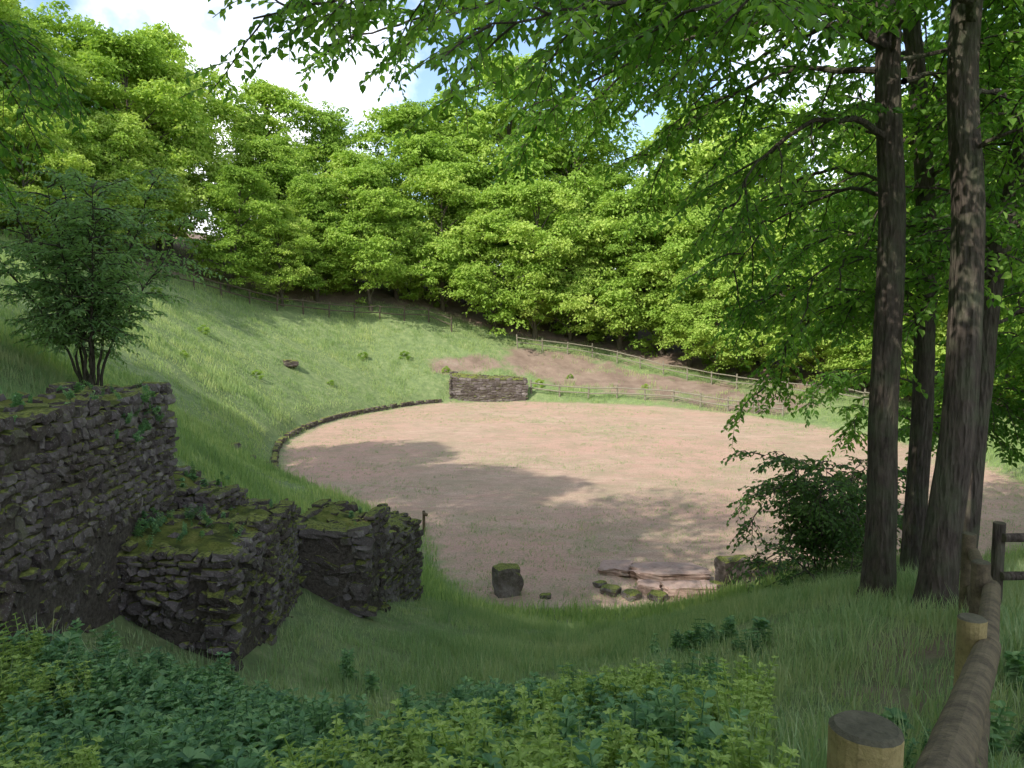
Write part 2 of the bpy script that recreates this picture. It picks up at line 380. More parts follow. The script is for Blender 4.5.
def far_tree(name,H,cr,base,nlobe,ncl,per,leafL,clr=(.03,.065),mats=None):
    """crown = irregular boughs; each bough carries many small drooping leaf clumps"""
    g=Geo(); tr=H*.014
    m=12; zz=np.linspace(-.6,H*.88,m); wob=np.cumsum(rng.normal(0,.1,(m,2)),0); wob-=wob[0]
    T=np.c_[wob[:,0],wob[:,1],zz]
    V,F=tube(T,tr*(1-.85*np.linspace(0,1,m))+tr*.5*np.exp(-np.linspace(0,m,m)),9,.04); g.add(V,F,0)
    C=[];Rr=[];tone=[]
    ga=rng.uniform(0,6.28)
    for i in range(nlobe):
        t=(i+rng.uniform(0,1))/nlobe
        env=cr*(1-.5*t**1.8)*(.72+.28*min(1,t/.18))
        a=ga+i*2.39996+rng.normal(0,.5)
        lr=H*rng.uniform(.08,.165)*(1-.3*t)
        rad=max(0,env*rng.uniform(.45,1.22)-lr*.45) if t<.9 else env*.35*rng.uniform()
        z=base+lr*.5+(H*rng.uniform(.88,1.08)-base-lr)*t
        tx=np.interp(z,T[:,2],T[:,0]);ty=np.interp(z,T[:,2],T[:,1])
        c=np.array([tx+rad*math.cos(a),ty+rad*math.sin(a),z])
        z0=min(max(base*.5,z-H*rng.uniform(.1,.2)),H*.84)
        s=np.array([np.interp(z0,T[:,2],T[:,0]),np.interp(z0,T[:,2],T[:,1]),z0])
        V,F=tube(np.array([s,(s+c)/2+[0,0,.03*H],c]),np.array([tr*.4,tr*.25,tr*.08]),5); g.add(V,F,0)
        lt=rng.uniform(.0,1.)
        for k in range(ncl):
            d=norm(rng.normal(size=3)+np.array([math.cos(a)*.5,math.sin(a)*.5,.45]))
            q=c+d*lr*rng.uniform(.5,1.35)*np.array([1.15,1.15,.8])
            C.append(q);Rr.append(H*rng.uniform(*clr));tone.append(np.clip(lt*.45+rng.uniform(0,.55),0,1))
    clump_crown(g,np.array(C),np.array(Rr),per,leafL,flat=.38,droop=.4,tone=np.array(tone))
    return g.obj(name,mats or [M_bark2,M_forest],do_link=False)

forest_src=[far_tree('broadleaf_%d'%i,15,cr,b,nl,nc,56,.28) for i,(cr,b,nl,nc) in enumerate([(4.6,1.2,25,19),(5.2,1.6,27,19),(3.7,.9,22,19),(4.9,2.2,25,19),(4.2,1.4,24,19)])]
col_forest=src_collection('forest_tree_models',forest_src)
P=[];S=[]
fl=resample(np.array([(a,b,0) for a,b in FL]),1.0)
tan=norm(np.gradient(fl[:,:2],axis=0)); outn=np.c_[-tan[:,1],tan[:,0]]
cen=np.array([3,42.])
sgn=np.sign(((fl[:,:2]-cen)*outn).sum(1))[:,None]; outn=outn*sgn
for row,(off,sp,sc) in enumerate([(1.8,4.3,.84),(6.5,4.8,1.14),(13,5.6,1.38)]):
    k=rng.uniform(0,sp)
    while k<len(fl)-1:
        i=int(k); p=fl[i,:2]+outn[i]*(off+rng.normal(0,1.1))+tan[i]*rng.normal(0,.6)
        s=sc*rng.uniform(.76,1.2)
        if p[0]>-4: s*=1.08
        if p[0]<-14: s*=.88
        P.append(p);S.append(s)
        k+=sp*rng.uniform(.75,1.25)
for p,s in [((22,15),.95),((27,19),1.1),((33,20),1.1),((24,9),1.1),((31,12),1.1)]:
    P.append(np.array(p,float));S.append(s)
P=np.array(P);S=np.array(S)
zz=tz(P[:,0],P[:,1])-.1
nP=len(P)
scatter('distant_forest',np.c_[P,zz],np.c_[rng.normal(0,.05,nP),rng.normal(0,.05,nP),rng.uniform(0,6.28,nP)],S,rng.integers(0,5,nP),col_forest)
shade=[((-11,-5),1.2,0),((-6,-11),1.3,1),((-15.5,2),1.3,2),((-21,9),1.35,4),((-26.5,14),1.3,1),((-16,-12),1.3,0),((-22,-4),1.3,3)]
for (p,s,k) in shade:
    o=bpy.data.objects.new('oak_tree',forest_src[k].data); link(o)
    o.location=(p[0],p[1],tz1(*p)-.1); o.scale=(s,s,s); o.rotation_euler=(0,0,rng.uniform(0,6.28))

und=[far_tree('bush_%d'%i,2.6,1.5,.3,8,6,60,.15,clr=(.1,.18)) for i in range(3)]
col_und=src_collection('bush_models',und)
k=rng.uniform(0,len(fl)-1,110).astype(int); pp=fl[k,:2]+outn[k]*rng.uniform(1.5,9,110)[:,None]
pp=np.concatenate([pp,[(-9,64),(-5.5,64.2),(-20,50),(-22.5,44),(-17.5,41),(-24,52),(2.2,64.5),(-13,55),(-16,48),(-12,62),(5,66),(11,63.5)]]); nb=len(pp)
bs=np.r_[rng.uniform(.4,1.2,110),.3,.25,.28,.22,.2,.3,.3,.2,.25,.3,.2,.22]
scatter('forest_edge_bushes',np.c_[pp,tz(pp[:,0],pp[:,1])-.1],np.c_[np.zeros((nb,2)),rng.uniform(0,6.28,nb)],bs,rng.integers(0,3,nb),col_und)

class LeafAcc:
    def __init__(s): s.p=[];s.d=[];s.n=[];s.l=[];s.t=[]
    def twig(s,P,leafL,spacing,tone):
        d=np.concatenate([[0],np.cumsum(np.linalg.norm(np.diff(P,axis=0),axis=1))])
        q=np.arange(spacing*.8,d[-1],spacing)
        if len(q)==0: return
        pos=np.stack([np.interp(q,d,P[:,k]) for k in range(3)],1)
        T=norm(np.gradient(P,axis=0)); tt=norm(np.stack([np.interp(q,d,T[:,k]) for k in range(3)],1))
        up=norm(np.array([0,0,1.])+rng.normal(0,.25,3)); sd=norm(np.cross(tt,up)); sg=np.where(np.arange(len(q))%2==0,1,-1)[:,None]
        dr=tt*.55+sd*sg*.8+rng.normal(0,.22,(len(q),3)); dr[:,2]-=.28
        s.p.append(pos);s.d.append(dr);s.n.append(norm(up+rng.normal(0,.3,(len(q),3))))
        s.l.append(leafL*rng.uniform(.65,1.25,len(q))); s.t.append(np.clip(tone+rng.uniform(-.3,.3,len(q)),0,1))
    def build(s,g,mi,wr=(.46,.62)):
        p=np.concatenate(s.p);l=np.concatenate(s.l)
        V,F,k=leaves(p,np.concatenate(s.d),np.concatenate(s.n),l,l*rng.uniform(*wr,len(l)),True)
        g.add(V,F,mi,np.repeat(np.concatenate(s.t),k)); return len(p)

def grow_limb(g,acc,pts,r0,leafL=.12,sec=.26,secL=(.7,1.5),start=.2,spacing=.055):
    P=resample(pts,.18); n=len(P)
    P[1:-1]+=rng.normal(0,.018,(n-2,3))
    rr=r0*(1-.85*np.linspace(0,1,n)**.8)
    V,F=tube(P,rr,8,.04); g.add(V,F,0)
    d=np.concatenate([[0],np.cumsum(np.linalg.norm(np.diff(P,axis=0),axis=1))]); T=norm(np.gradient(P,axis=0))
    q=d[-1]*start; sgn=1
    while q<d[-1]+.01:
        b=np.array([np.interp(q,d,P[:,k]) for k in range(3)]); t=np.array([np.interp(q,d,T[:,k]) for k in range(3)])
        side=norm(np.cross(t,[0,0,1.]))*sgn; sgn=-sgn
        dirn=norm(t*rng.uniform(.3,.9)+side*rng.uniform(.4,1)+np.array([0,0,rng.uniform(-.45,.4)]))
        L=rng.uniform(*secL)*(1-.35*q/d[-1])
        m=6; u=np.linspace(0,1,m)[:,None]
        Q=b+dirn*L*u+np.array([0,0,-1.])*(L*.28)*u**2+np.cumsum(rng.normal(0,.02,(m,3)),0)
        Q[0]=b
        V,F=tube(Q,.012*(1-.75*u[:,0])+.002,4); g.add(V,F,0)
        tone=rng.uniform(.2,.8)
        acc.twig(Q[1:],leafL,spacing*1.4,tone)
        sg2=1; 
        for w in np.arange(.18,1.02,.14):
            bb=np.array([np.interp(w,u[:,0],Q[:,k]) for k in range(3)]); tq=norm(Q[-1]-Q[0])
            s2=norm(np.cross(tq,[0,0,1.]))*sg2; sg2=-sg2
            dd=norm(tq*.7+s2*rng.uniform(.4,.9)+np.array([0,0,rng.uniform(-.35,.15)]))
            l2=rng.uniform(.25,.5)
            u2=np.linspace(0,1,4)[:,None]; Q2=bb+dd*l2*u2-np.array([0,0,1.])*l2*.22*u2**2
            V,F=tube(Q2,.004,3); g.add(V,F,0)
            acc.twig(Q2,leafL,spacing,tone)
        q+=sec*rng.uniform(.7,1.3)

def near_tree(name,base,path,r,limbs,auto=0,auto_z=(1,6),auto_len=(1.5,3),crown=None,leafL=.115,az=(0,6.28),cleaf=.24,cper=110):
    g=Geo(); acc=LeafAcc()
    P=resample(path,.2); n=len(P); h=P[:,2]-P[0,2]; H=h[-1]
    rr=r*(1-.6*(h/H))+r*.75*np.exp(-h/.28)
    sd_=abs(base[0]*100)
    P[2:,:2]+=np.c_[value_noise(h[2:],h[2:]*0,1.6,sd_),value_noise(h[2:],h[2:]*0+9,1.6,sd_)]*.06
    V,F=tube(P,rr,22,.03); g.add(V,F,0)
    for (pts,lr) in limbs: grow_limb(g,acc,pts,lr,leafL)
    for i in range(auto):
        z=rng.uniform(*auto_z)+path[0][2]; s=np.array([np.interp(z,P[:,2],P[:,0]),np.interp(z,P[:,2],P[:,1]),z])
        a=rng.uniform(*az); L=rng.uniform(*auto_len); e=np.array([math.cos(a),math.sin(a),0])
        grow_limb(g,acc,[s,s+e*L*.4+[0,0,.35],s+e*L*.8+[0,0,.35],s+e*L+[0,0,-.05]],.03,leafL)
    if crown:
        nc,zb,zt,cr=crown; C=[]
        for i in range(nc):
            t=(i+.5)/nc; z=zb+(zt-zb)*t; a=i*2.4; rad=cr*math.sin(math.pi*(.2+.75*t))**.6*rng.uniform(.3,1)
            c=np.array([np.interp(z,P[:,2],P[:,0])+rad*math.cos(a),np.interp(z,P[:,2],P[:,1])+rad*math.sin(a),z]); C.append(c)
            if i%2==0:
                z0=max(zb-1,z-2); s=np.array([np.interp(z0,P[:,2],P[:,0]),np.interp(z0,P[:,2],P[:,1]),z0])
                V,F=tube(np.array([s,(s+c)/2+[0,0,.5],c]),np.array([.07,.04,.015]),5); g.add(V,F,0)
        clump_crown(g,np.array(C),rng.uniform(.8,1.4,nc),cper,cleaf)
    if acc.p: acc.build(g,1)
    return g.obj(name,[M_bark,M_near])

b1=(4.35,9.0);z1=tz1(*b1)
near_tree('chestnut_tree',b1,[(4.35,9,z1-.3),(4.37,9,z1+.6),(4.38,9,0.6),(4.42,9.05,2.6),(4.28,9,4.2),(4.22,9,6),(4.2,9.2,9),(4.3,9.5,14.5)],.175,[
 ([(4.35,9,4.6),(3.2,8.7,5.1),(1.2,8.3,5.2),(-.8,8,4.95),(-2.5,7.7,4.5)],.07),
 ([(4.4,9.05,3.55),(3.9,8.8,3.8),(3.2,8.5,3.7),(2.65,8.3,3.3),(2.3,8.2,2.75)],.05),
 ([(4.35,9,4.8),(2.8,7.6,4.8),(1.2,6.7,4.3),(-.3,6.2,3.85)],.05),
 ([(4.3,9,5.6),(3,10.4,5.9),(1.2,11.4,5.7),(-.4,12,5.0)],.06),
 ([(4.3,9,5.2),(2.6,9.6,5.1),(1.3,9.9,4.7),(.2,10,4.2)],.05),
 ([(4.3,9,4.4),(3.4,9.6,4.6),(2.5,10.1,4.3),(1.8,10.3,3.7)],.045),
 ([(4.35,9,5.9),(2,8,5.8),(-.5,7.5,5.3),(-2.0,7.8,4.9)],.05),
 ([(4.3,9,5.8),(3,8.8,6.1),(1.5,9.2,5.9),(-.6,9.6,5.3)],.05),
 ([(4.3,9,6.3),(4,12,6.8),(3,14,6.5),(1.2,15,5.7)],.06),
 ([(4.3,9,6.0),(3.4,11,6.2),(2.0,13,6.0),(.4,14,5.3)],.06),
 ([(4.3,9,6.1),(1.6,10,6.2),(-.8,10.6,5.7),(-2.6,10.8,5.3)],.06),
 ([(4.3,9,5.4),(3.0,9.8,5.5),(1.9,10.8,5.2),(1.0,11.4,4.6)],.05),
 ([(4.3,9,5.0),(3.8,10.4,5.3),(3.0,12,5.1),(2.4,13,4.4)],.05),
 ([(4.45,9,3.0),(4.1,9.8,3.2),(3.5,10.6,2.9),(3.1,11.1,2.2)],.03),
 ([(4.45,9,4.3),(5.3,9.8,4.6),(6.4,10.5,4.2)],.04)],
 auto=5,auto_z=(6.5,9),auto_len=(2,4),crown=(36,9,15.5,4.2))
b2=(4.68,8.1);z2=tz1(*b2)
near_tree('chestnut_tree',b2,[(4.55,8.1,z2-.3),(4.60,8.1,z2+.7),(4.70,8.1,.6),(4.70,8.1,2.6),(4.62,8.1,4.6),(4.7,8,7),(4.9,7.9,11),(5,8,15)],.185,[
 ([(4.7,8.1,4.6),(3.6,6.9,4.8),(2.3,6.1,4.3),(1.3,5.7,3.8)],.05),
 ([(4.7,8.1,4.9),(2.9,8,5.2),(1.4,7.4,4.9),(.4,7,4.4)],.05),
 ([(4.7,8.1,5.1),(3.4,7.6,5.3),(2.2,7.6,5.0),(1.2,7.9,4.5)],.05),
 ([(4.75,8.1,3.9),(5.4,8.6,4.0),(6.1,9,3.2)],.03),
 ([(4.7,8.1,3.3),(5.1,7.5,3.5),(5.5,7.0,3.1)],.025)],
 auto=5,auto_z=(6.5,9),auto_len=(2,4),crown=(30,9,16,4.0))
b3=(5.95,11.3);z3=tz1(*b3)
near_tree('slender_chestnut_tree',b3,[(6.0,11.3,z3-.2),(6.05,11.3,0),(6.0,11.2,2.5),(5.75,11.2,5),(5.3,11.2,8),(5.3,11.5,13)],.165,[
 ([(5.95,11.2,1.6),(5.2,11.9,1.9),(4.5,12.4,1.3),(4.2,12.7,.5)],.03),
 ([(5.9,11.2,2.6),(5,12,2.9),(4.3,12.4,2.4),(3.9,12.6,1.7)],.03),
 ([(5.8,11.2,3.4),(4.8,11.5,3.8),(3.9,11.8,3.5),(3.3,12,2.9)],.035)],
 auto=14,auto_z=(4,8.5),auto_len=(1.4,2.8),crown=(18,8,13.5,3.2))
b4=(6.1,10.2)
z4=tz1(*b4)
near_tree('leaning_chestnut_tree',b4,[(6.0,10.2,z4-.2),(6.15,10.2,0),(6.35,10.2,2),(6.65,10.2,4),(7.1,10.1,7),(7.5,10,12)],.17,[],
 auto=16,auto_z=(3.6,8.5),auto_len=(1.4,2.8),crown=(18,8,13.5,3.2))
for (bx,by,nn) in [(10.2,14.0,24),(13.0,18.5,26),(9.2,17.2,22)]:
    zz_=tz1(bx,by)
    near_tree('young_chestnut_tree',(bx,by),[(bx,by,zz_-.2),(bx+.1,by,zz_+3),(bx,by+.1,zz_+6),(bx+.2,by,zz_+11)],.13,[],auto=nn,auto_z=(3.4,9.4),auto_len=(1.4,3.),leafL=.15,crown=(14,7,11,2.6))
zl=tz1(-9.2,7.0)
near_tree('oak_tree_by_wall',(-9.2,7),[(-9.2,7,zl-.2),(-9.2,7,zl+3),(-9.1,7,zl+6),(-9.3,7.4,zl+17)],.24,[
 ([(-9.2,7,4.8),(-7.4,7.2,5.1),(-5.6,7.4,4.7),(-4.8,7.6,4.0)],.06),
 ([(-9.2,7,5.4),(-7.2,7.4,5.4),(-5.6,7.8,4.9),(-4.9,8.0,4.4)],.05),
 ([(-9.2,7,4.4),(-7.6,7.2,4.7),(-6.0,7.6,4.2),(-5.3,7.8,3.7)],.05),
 ([(-9.2,7,4.6),(-7.4,6.6,4.6),(-5.8,6.8,4.2),(-5.1,7.0,3.7)],.05),
 ([(-9.2,7,5.2),(-7.8,8.6,5.5),(-6.4,9.6,5.2),(-5.8,10.0,4.7)],.05),
 ([(-9.2,7,5.0),(-8.0,8.4,5.0),(-7.0,9.4,4.6),(-6.6,9.8,4.1)],.05)],auto=4,auto_z=(5.5,8),auto_len=(2,3.),crown=(60,7.5,19,5.2),leafL=.1,cleaf=.2,cper=150)

def small_tree():
    g=Geo(); acc=LeafAcc(); bx,by=-7.7,14.0; bz=tz1(bx,by)
    for i,a in enumerate(np.linspace(0,6.28,14)[:-1]):
        e=np.array([math.cos(a),math.sin(a),0]); h=rng.uniform(3.4,4.6); sp=(.35,1.0,1.55)[i%3]*rng.uniform(.8,1.15)
        if sp>1.2: h*=.8
        pts=[np.array([bx,by,bz-.1])+e*.08,np.array([bx,by,bz+h*.35])+e*sp*.3,np.array([bx,by,bz+h*.75])+e*sp*.9,np.array([bx,by,bz+h])+e*sp*1.2]
        grow_limb(g,acc,pts,.032,.11,sec=.13,secL=(.5,1.1),start=.3,spacing=.056)
    acc.build(g,1,(.34,.46)); return g.obj('small_ash_tree',[M_bark,M_elder])
small_tree()

def sprawl(name,x,y,stems,leafL,M,h=(1.6,3.0),reach=(.6,1.9),az=(0,6.28)):
    """loose arching shrub: many thin stems that rise and droop, leafy side shoots"""
    g=Geo(); acc=LeafAcc(); z=tz1(x,y)
    for i in range(stems):
        a=rng.uniform(*az); e=np.array([math.cos(a),math.sin(a),0]); hh=rng.uniform(*h); rc=rng.uniform(*reach)
        b=np.array([x,y,z-.1])+e*rng.uniform(.02,.25)
        grow_limb(g,acc,[b,b+e*rc*.2+[0,0,hh*.55],b+e*rc*.6+[0,0,hh*.95],b+e*rc+[0,0,hh*rng.uniform(.55,.95)]],.016,leafL,sec=.24,secL=(.3,.75),start=.2,spacing=.07)
    acc.build(g,1,(.5,.68)); return g.obj(name,[M_bark,M])
sprawl('hazel_shrub',5.75,14.0,13,.10,M_shrub,(1.4,2.7),(.5,1.6))
sprawl('hazel_shrub',7.0,15.6,9,.11,M_shrub,(1.3,2.3),(.5,1.4))
sprawl('bramble_bush',5.2,12.2,7,.085,M_shrub,(.4,.8),(.4,1.1))

# ------------------------------------------------------------------ masonry
TC=[(i,j,k) for i in(-1,0,1) for j in(-1,0,1) for k in(-1,0,1) if (i,j,k)!=(0,0,0)]
TI={c:n for n,c in enumerate(TC)}
TV=np.array(TC,float); nz=np.abs(TV).sum(1)
TVr=TV*np.where(nz==3,.87,np.where(nz==2,.96,1.02))[:,None]
TF=[]
for ax in range(3):
    for s in(-1,1):
        o=[a for a in range(3) if a!=ax]
        for u in(-1,0):
            for v in(-1,0):
                q=[]
                for du,dv in((0,0),(1,0),(1,1),(0,1)):
                    c=[0,0,0];c[ax]=s;c[o[0]]=u+du;c[o[1]]=v+dv;q.append(TI[tuple(c)])
                flip=(s<0)^(ax==1)
                TF.append(q[::-1] if flip else q)
TF=np.array(TF)
def stones(g,cen,half,axes,tint,jit=.1):
    n=len(cen); loc=TVr[None]*half[:,None,:]+rng.normal(0,1,(n,26,3))*(half.min(1)[:,None,None]*jit*2)
    V=cen[:,None,:]+np.einsum('nij,njk->nik',loc,axes)
    F=(TF[None]+np.arange(n)[:,None,None]*26).reshape(-1,4)
    g.add(V.reshape(-1,3),F,0,np.repeat(tint,24))
def wall_face(g,A,B,outw,zb,topA,topB,course=.08,wid=(.06,.165),ragged=.08,rubble_below=None):
    A=np.array(A,float);B=np.array(B,float);L=np.linalg.norm(B-A);e=(B-A)/L;outw=np.array(outw,float)
    z=zb; C=[];Hf=[];AX=[];T=[]; ax=np.array([[e[0],e[1],0],[outw[0],outw[1],0],[0,0,1.]])
    while True:
        h=course*rng.uniform(.7,1.35)
        if z>max(topA,topB)+ragged: break
        x=rng.uniform(-.1,0)
        while x<L:
            w=rng.uniform(*wid)*rng.choice([1,1,1.3]); xm=min(x+w/2,L)
            top=topA+(topB-topA)*np.clip(xm/L,0,1)+ragged*(value_noise(np.array([xm+A[0]*3]),np.array([A[1]*5]),.4,8)[0])
            if z+h*.6<top and rng.random()>.05:
                sink=.0
                if rubble_below is not None:
                    rb=rubble_below+.35*value_noise(np.array([xm*1.]),np.array([A[0]*3+A[1]]),.6,9)[0]
                    rub=z<rb
                    if rub: sink=min(.05,.2*(rb-z))+.04*value_noise(np.array([xm]),np.array([z]),.35,10)[0]
                else: rub=False
                if rub and rng.random()<.2: x+=w*.7; continue
                dz=rng.normal(0,.01 if not rub else .025)+.02*math.sin(xm*2.1+A[1]); po=rng.normal(0,.013 if not rub else .022)-sink
                c=np.array([A[0]+e[0]*xm+outw[0]*(po-.06),A[1]+e[1]*xm+outw[1]*(po-.06),z+h/2+dz])
                C.append(c); sc=rng.uniform(.85,1.12) if not rub else rng.uniform(.7,1.4)
                Hf.append(((w/2-.004)*(1 if not rub else rng.uniform(.7,1.15)),.085,h/2*sc-.004))
                a=rng.normal(0,.08 if not rub else .4); ca,sa=math.cos(a),math.sin(a)
                AX.append(np.array([ca*ax[0]+sa*ax[2],ax[1],-sa*ax[0]+ca*ax[2]]))
                T.append(np.clip(rng.normal(.5 if not rub else .2,.26),0,1))
            x+=w
        z+=h
    if C: stones(g,np.array(C),np.array(Hf),np.array(AX),np.array(T))
def masonry(name,fp,zb,tops,course=.08,wid=(.06,.165),ragged=.08,faces=None,rubble=None,moss=.5,inset=.04):
    fp=np.array(fp,float);n=len(fp);cen=fp.mean(0);g=Geo()
    for i in range(n):
        A=fp[i];B=fp[(i+1)%n]; e=(B-A)/np.linalg.norm(B-A); o=np.array([e[1],-e[0]])
        if np.dot(o,(A+B)/2-cen)<0:o=-o
        if faces is None or i in faces: wall_face(g,A,B,o,zb,tops[i],tops[(i+1)%n],course,wid,ragged,rubble)
    m=20
    ip=cen+(fp-cen)*(1-inset*1.5/np.linalg.norm(fp-cen,axis=1,keepdims=True))
    def bil(a,b,arr): return (arr[0]*(1-a)+arr[1]*a)*(1-b)+(arr[3]*(1-a)+arr[2]*a)*b
    aa,bb=np.meshgrid(np.linspace(0,1,2*m),np.linspace(0,1,m)); aa=aa.ravel();bb=bb.ravel()
    px=np.array([bil(a,b,ip) for a,b in zip(aa,bb)]); tt=np.array([bil(a,b,np.array(tops)) for a,b in zip(aa,bb)])
    bump=value_noise(px[:,0],px[:,1],.3,77)*.05+value_noise(px[:,0],px[:,1],.09,78)*.02
    edge=np.minimum.reduce([aa,1-aa,bb,1-bb]); bump-=.05*np.exp(-edge/.06)
    G=np.c_[px,tt-.02+bump]; w=2*m; idx=np.arange(m*w).reshape(m,w)
    Fq=np.stack([idx[:-1,:-1],idx[:-1,1:],idx[1:,1:],idx[1:,:-1]],-1).reshape(-1,4)
    fc=G[Fq].mean(1); mm=value_noise(fc[:,0],fc[:,1],.35,79)>(1-2*moss)
    for sel,mi in((mm,2),(~mm,0)):
        if sel.any(): g.add(G,Fq[sel],mi,.3)
    V=[(*p,zb-.2) for p in ip]+[(*p,t-.1) for p,t in zip(ip,tops)]
    g.add(np.array(V),np.array([[i,(i+1)%4,4+(i+1)%4,4+i] for i in range(4)]),1)
    L=np.linalg.norm(fp[1]-fp[0]);Wd=np.linalg.norm(fp[3]-fp[0]); k=int(L*Wd/.05)
    a=rng.uniform(.02,.98,k);b=rng.uniform(.03,.97,k); p=np.array([bil(x,y,fp) for x,y in zip(a,b)]); t=np.array([bil(x,y,np.array(tops)) for x,y in zip(a,b)])
    th=rng.uniform(0,3.14,k); ax=np.zeros((k,3,3)); ax[:,0,0]=np.cos(th);ax[:,0,1]=np.sin(th);ax[:,1,0]=-np.sin(th);ax[:,1,1]=np.cos(th);ax[:,2,2]=1; ax+=rng.normal(0,.1,ax.shape)
    stones(g,np.c_[p,t-.04+rng.normal(0,.015,k)],np.c_[rng.uniform(.04,.1,k),rng.uniform(.03,.07,k),rng.uniform(.025,.045,k)],ax,np.clip(rng.normal(.35,.2,k),0,1),.12)
    return g.obj(name,[M_stone,M_mortar,M_moss])

masonry('ruined_stone_wall',[(-3.3,3.2),(-3.72,8.3),(-4.8,8.4),(-4.55,3.2)],-2.3,[.92,.88,.88,.92],rubble=-.35,ragged=.06,moss=.45)
masonry('ruined_stone_wall',[(-2.6,6.9),(-2.62,8.1),(-3.95,8.15),(-3.85,6.9)],-2.6,[-.55,-.5,-.45,-.48],rubble=-.75,ragged=.06,moss=.85)
masonry('ruined_stone_wall',[(-2.64,8.15),(-2.86,9.95),(-3.6,10.0),(-3.7,8.2)],-2.9,[-.6,-.8,-.75,-.55],rubble=-1.9,moss=.5)
masonry('ruined_stone_wall',[(-3.4,8.45),(-3.35,9.5),(-4.1,9.6),(-4.3,8.45)],-1.6,[-.35,-.5,-.3,-.15],ragged=.2,moss=.7)
masonry('ruined_stone_wall',[(-2.1,10.75),(-2.0,11.8),(-3.0,12.0),(-3.2,10.7)],-3.3,[-1.4,-1.35,-1.25,-1.3],wid=(.1,.3),course=.12,ragged=.12,rubble=-1.7,moss=.4)
masonry('ruined_stone_wall',[(-2.2,12.3),(-1.75,14.2),(-2.5,14.4),(-3.0,12.4)],-4.2,[-2.0,-2.1,-1.9,-1.9],wid=(.1,.25),course=.1,moss=.3)
masonry('arena_end_wall',[(-5.0,61.7),(1.1,62.3),(1.1,63.6),(-5.0,63.3)],-5.2,[-3.0,-3.2,-3.1,-2.7],course=.2,wid=(.25,.55),ragged=.3,moss=.3)

def kerb():
    g=Geo(); pc=POLY[(POLY[:,0]<1)&(POLY[:,1]>27)]
    order=np.argsort(pc[:,1]); C=[];Hf=[];AX=[];T=[]
    p3=np.c_[pc[order],np.zeros(len(pc))]; p3=p3[p3[:,0]<-5.2]
    q=resample(p3,.32)
    for i in range(len(q)-1):
        e=norm(q[i+1]-q[i]); o=np.array([-e[1],e[0],0])
        for k in range(3 if q[i][1]>34 else 2):
            if k==2 and rng.random()<.35: continue
            C.append((q[i]+q[i+1])/2+o*(.3+.02*rng.normal())+np.array([0,0,-4.98+.13*k])); Hf.append((.155,.13,.068)); AX.append(np.array([e,o,[0,0,1.]])); T.append(np.clip(rng.normal(.3,.2),0,1))
    stones(g,np.array(C),np.array(Hf),np.array(AX),np.array(T),.08)
    return g.obj('arena_kerb_wall',[M_stone])
kerb()

def rock(name,x,y,sx,sy,sz,rot=0,tint=.5,M=M_stone,sink=.3,rnd=.3,irr=.10):
    bme=bpy.data.meshes.new(name)
    bm=bmesh.new(); bmesh.ops.create_cube(bm,size=2); bmesh.ops.subdivide_edges(bm,edges=bm.edges,cuts=6,use_grid_fill=True)
    for v in bm.verts:
        c=np.array(v.co); r=np.linalg.norm(c)
        c=c*(1-rnd*max(0,(r-1.3)/.45))
        nse=irr*value_noise(np.array([c[0]+x*7]),np.array([c[1]+c[2]*1.7+y]),.7,21)[0]+.02*rng.normal()
        c=c*np.array([1+nse+irr*value_noise(np.array([c[1]*1.3+y]),np.array([x*3.]),.6,22)[0],1+nse+irr*1.5*value_noise(np.array([c[0]*1.3+x]),np.array([y*3.]),.6,23)[0],1+nse]); v.co=Vector((c[0]*sx/2,c[1]*sy/2,c[2]*sz/2))
    bm.to_mesh(bme); bm.free(); bme.materials.append(M)
    a=bme.attributes.new('tint','FLOAT','FACE'); a.data.foreach_set('value',np.full(len(bme.polygons),tint,np.float32))
    o=link(bpy.data.objects.new(name,bme)); o.location=(x,y,tz1(x,y)+sz/2-sz*sink*.5); o.rotation_euler=(rng.normal(0,.04),rng.normal(0,.04),rot); return o
rock('stone_block',-.12,18.2,.66,.55,.72,.3,.85,rnd=.12,sink=.15)
rock('stone_block',5.5,18.7,.75,.5,.85,.2,.3,rnd=.14,sink=.2); rock('boulder',6.2,18.9,.9,.5,.6,.5,.3,rnd=.18); rock('boulder',6.95,19.2,.7,.5,.5,.1,.3,rnd=.2); rock('boulder',5.0,18.3,.4,.35,.3,.1,.3)
def slabmat():
    m,nt,_,lk=mat('pink_sandstone'); pos=geo_pos(nt); n=noise(nt,4,6,.75,pos); n2=noise(nt,13,5,.7,pos)
    c=ramp(nt,n,[(.3,(.22,.155,.13)),(.5,(.40,.28,.235)),(.7,(.36,.29,.25))])
    c=mixc(nt,math_(nt,'MULTIPLY',ramp(nt,n2,[(.54,0.),(.66,1.)]),.5),c,(.16,.16,.10))
    finish(nt,c,.95,noise(nt,30,4,.7,pos),.6,.02,.1); return m
M_slab=slabmat()
for (x,y,sx,sy,sz,ro) in [(4.05,19.4,1.9,1.2,.3,.12),(2.75,19.9,.8,.9,.2,-.3),(4.3,18.2,1.3,.5,.3,.08),(3.35,18.4,.55,.5,.24,-.2)]:
    rock('stone_slab',x,y,sx,sy,sz,ro,.6,M_slab,rnd=.08,irr=.1,sink=.35)
for (x,y,s) in [(2.4,18.2,.36),(2.85,17.9,.34),(3.45,17.8,.34),(2.2,18.7,.25),(-15.6,54,.9),(-9.9,30.2,.4),(-10.6,28.7,.6),(-9.6,27.6,.5),(.8,17.9,.2)]:
    rock('loose_rock',x,y,s*1.2,s,s*.55,rng.uniform(0,3),rng.uniform(.4,.9),rnd=.2)

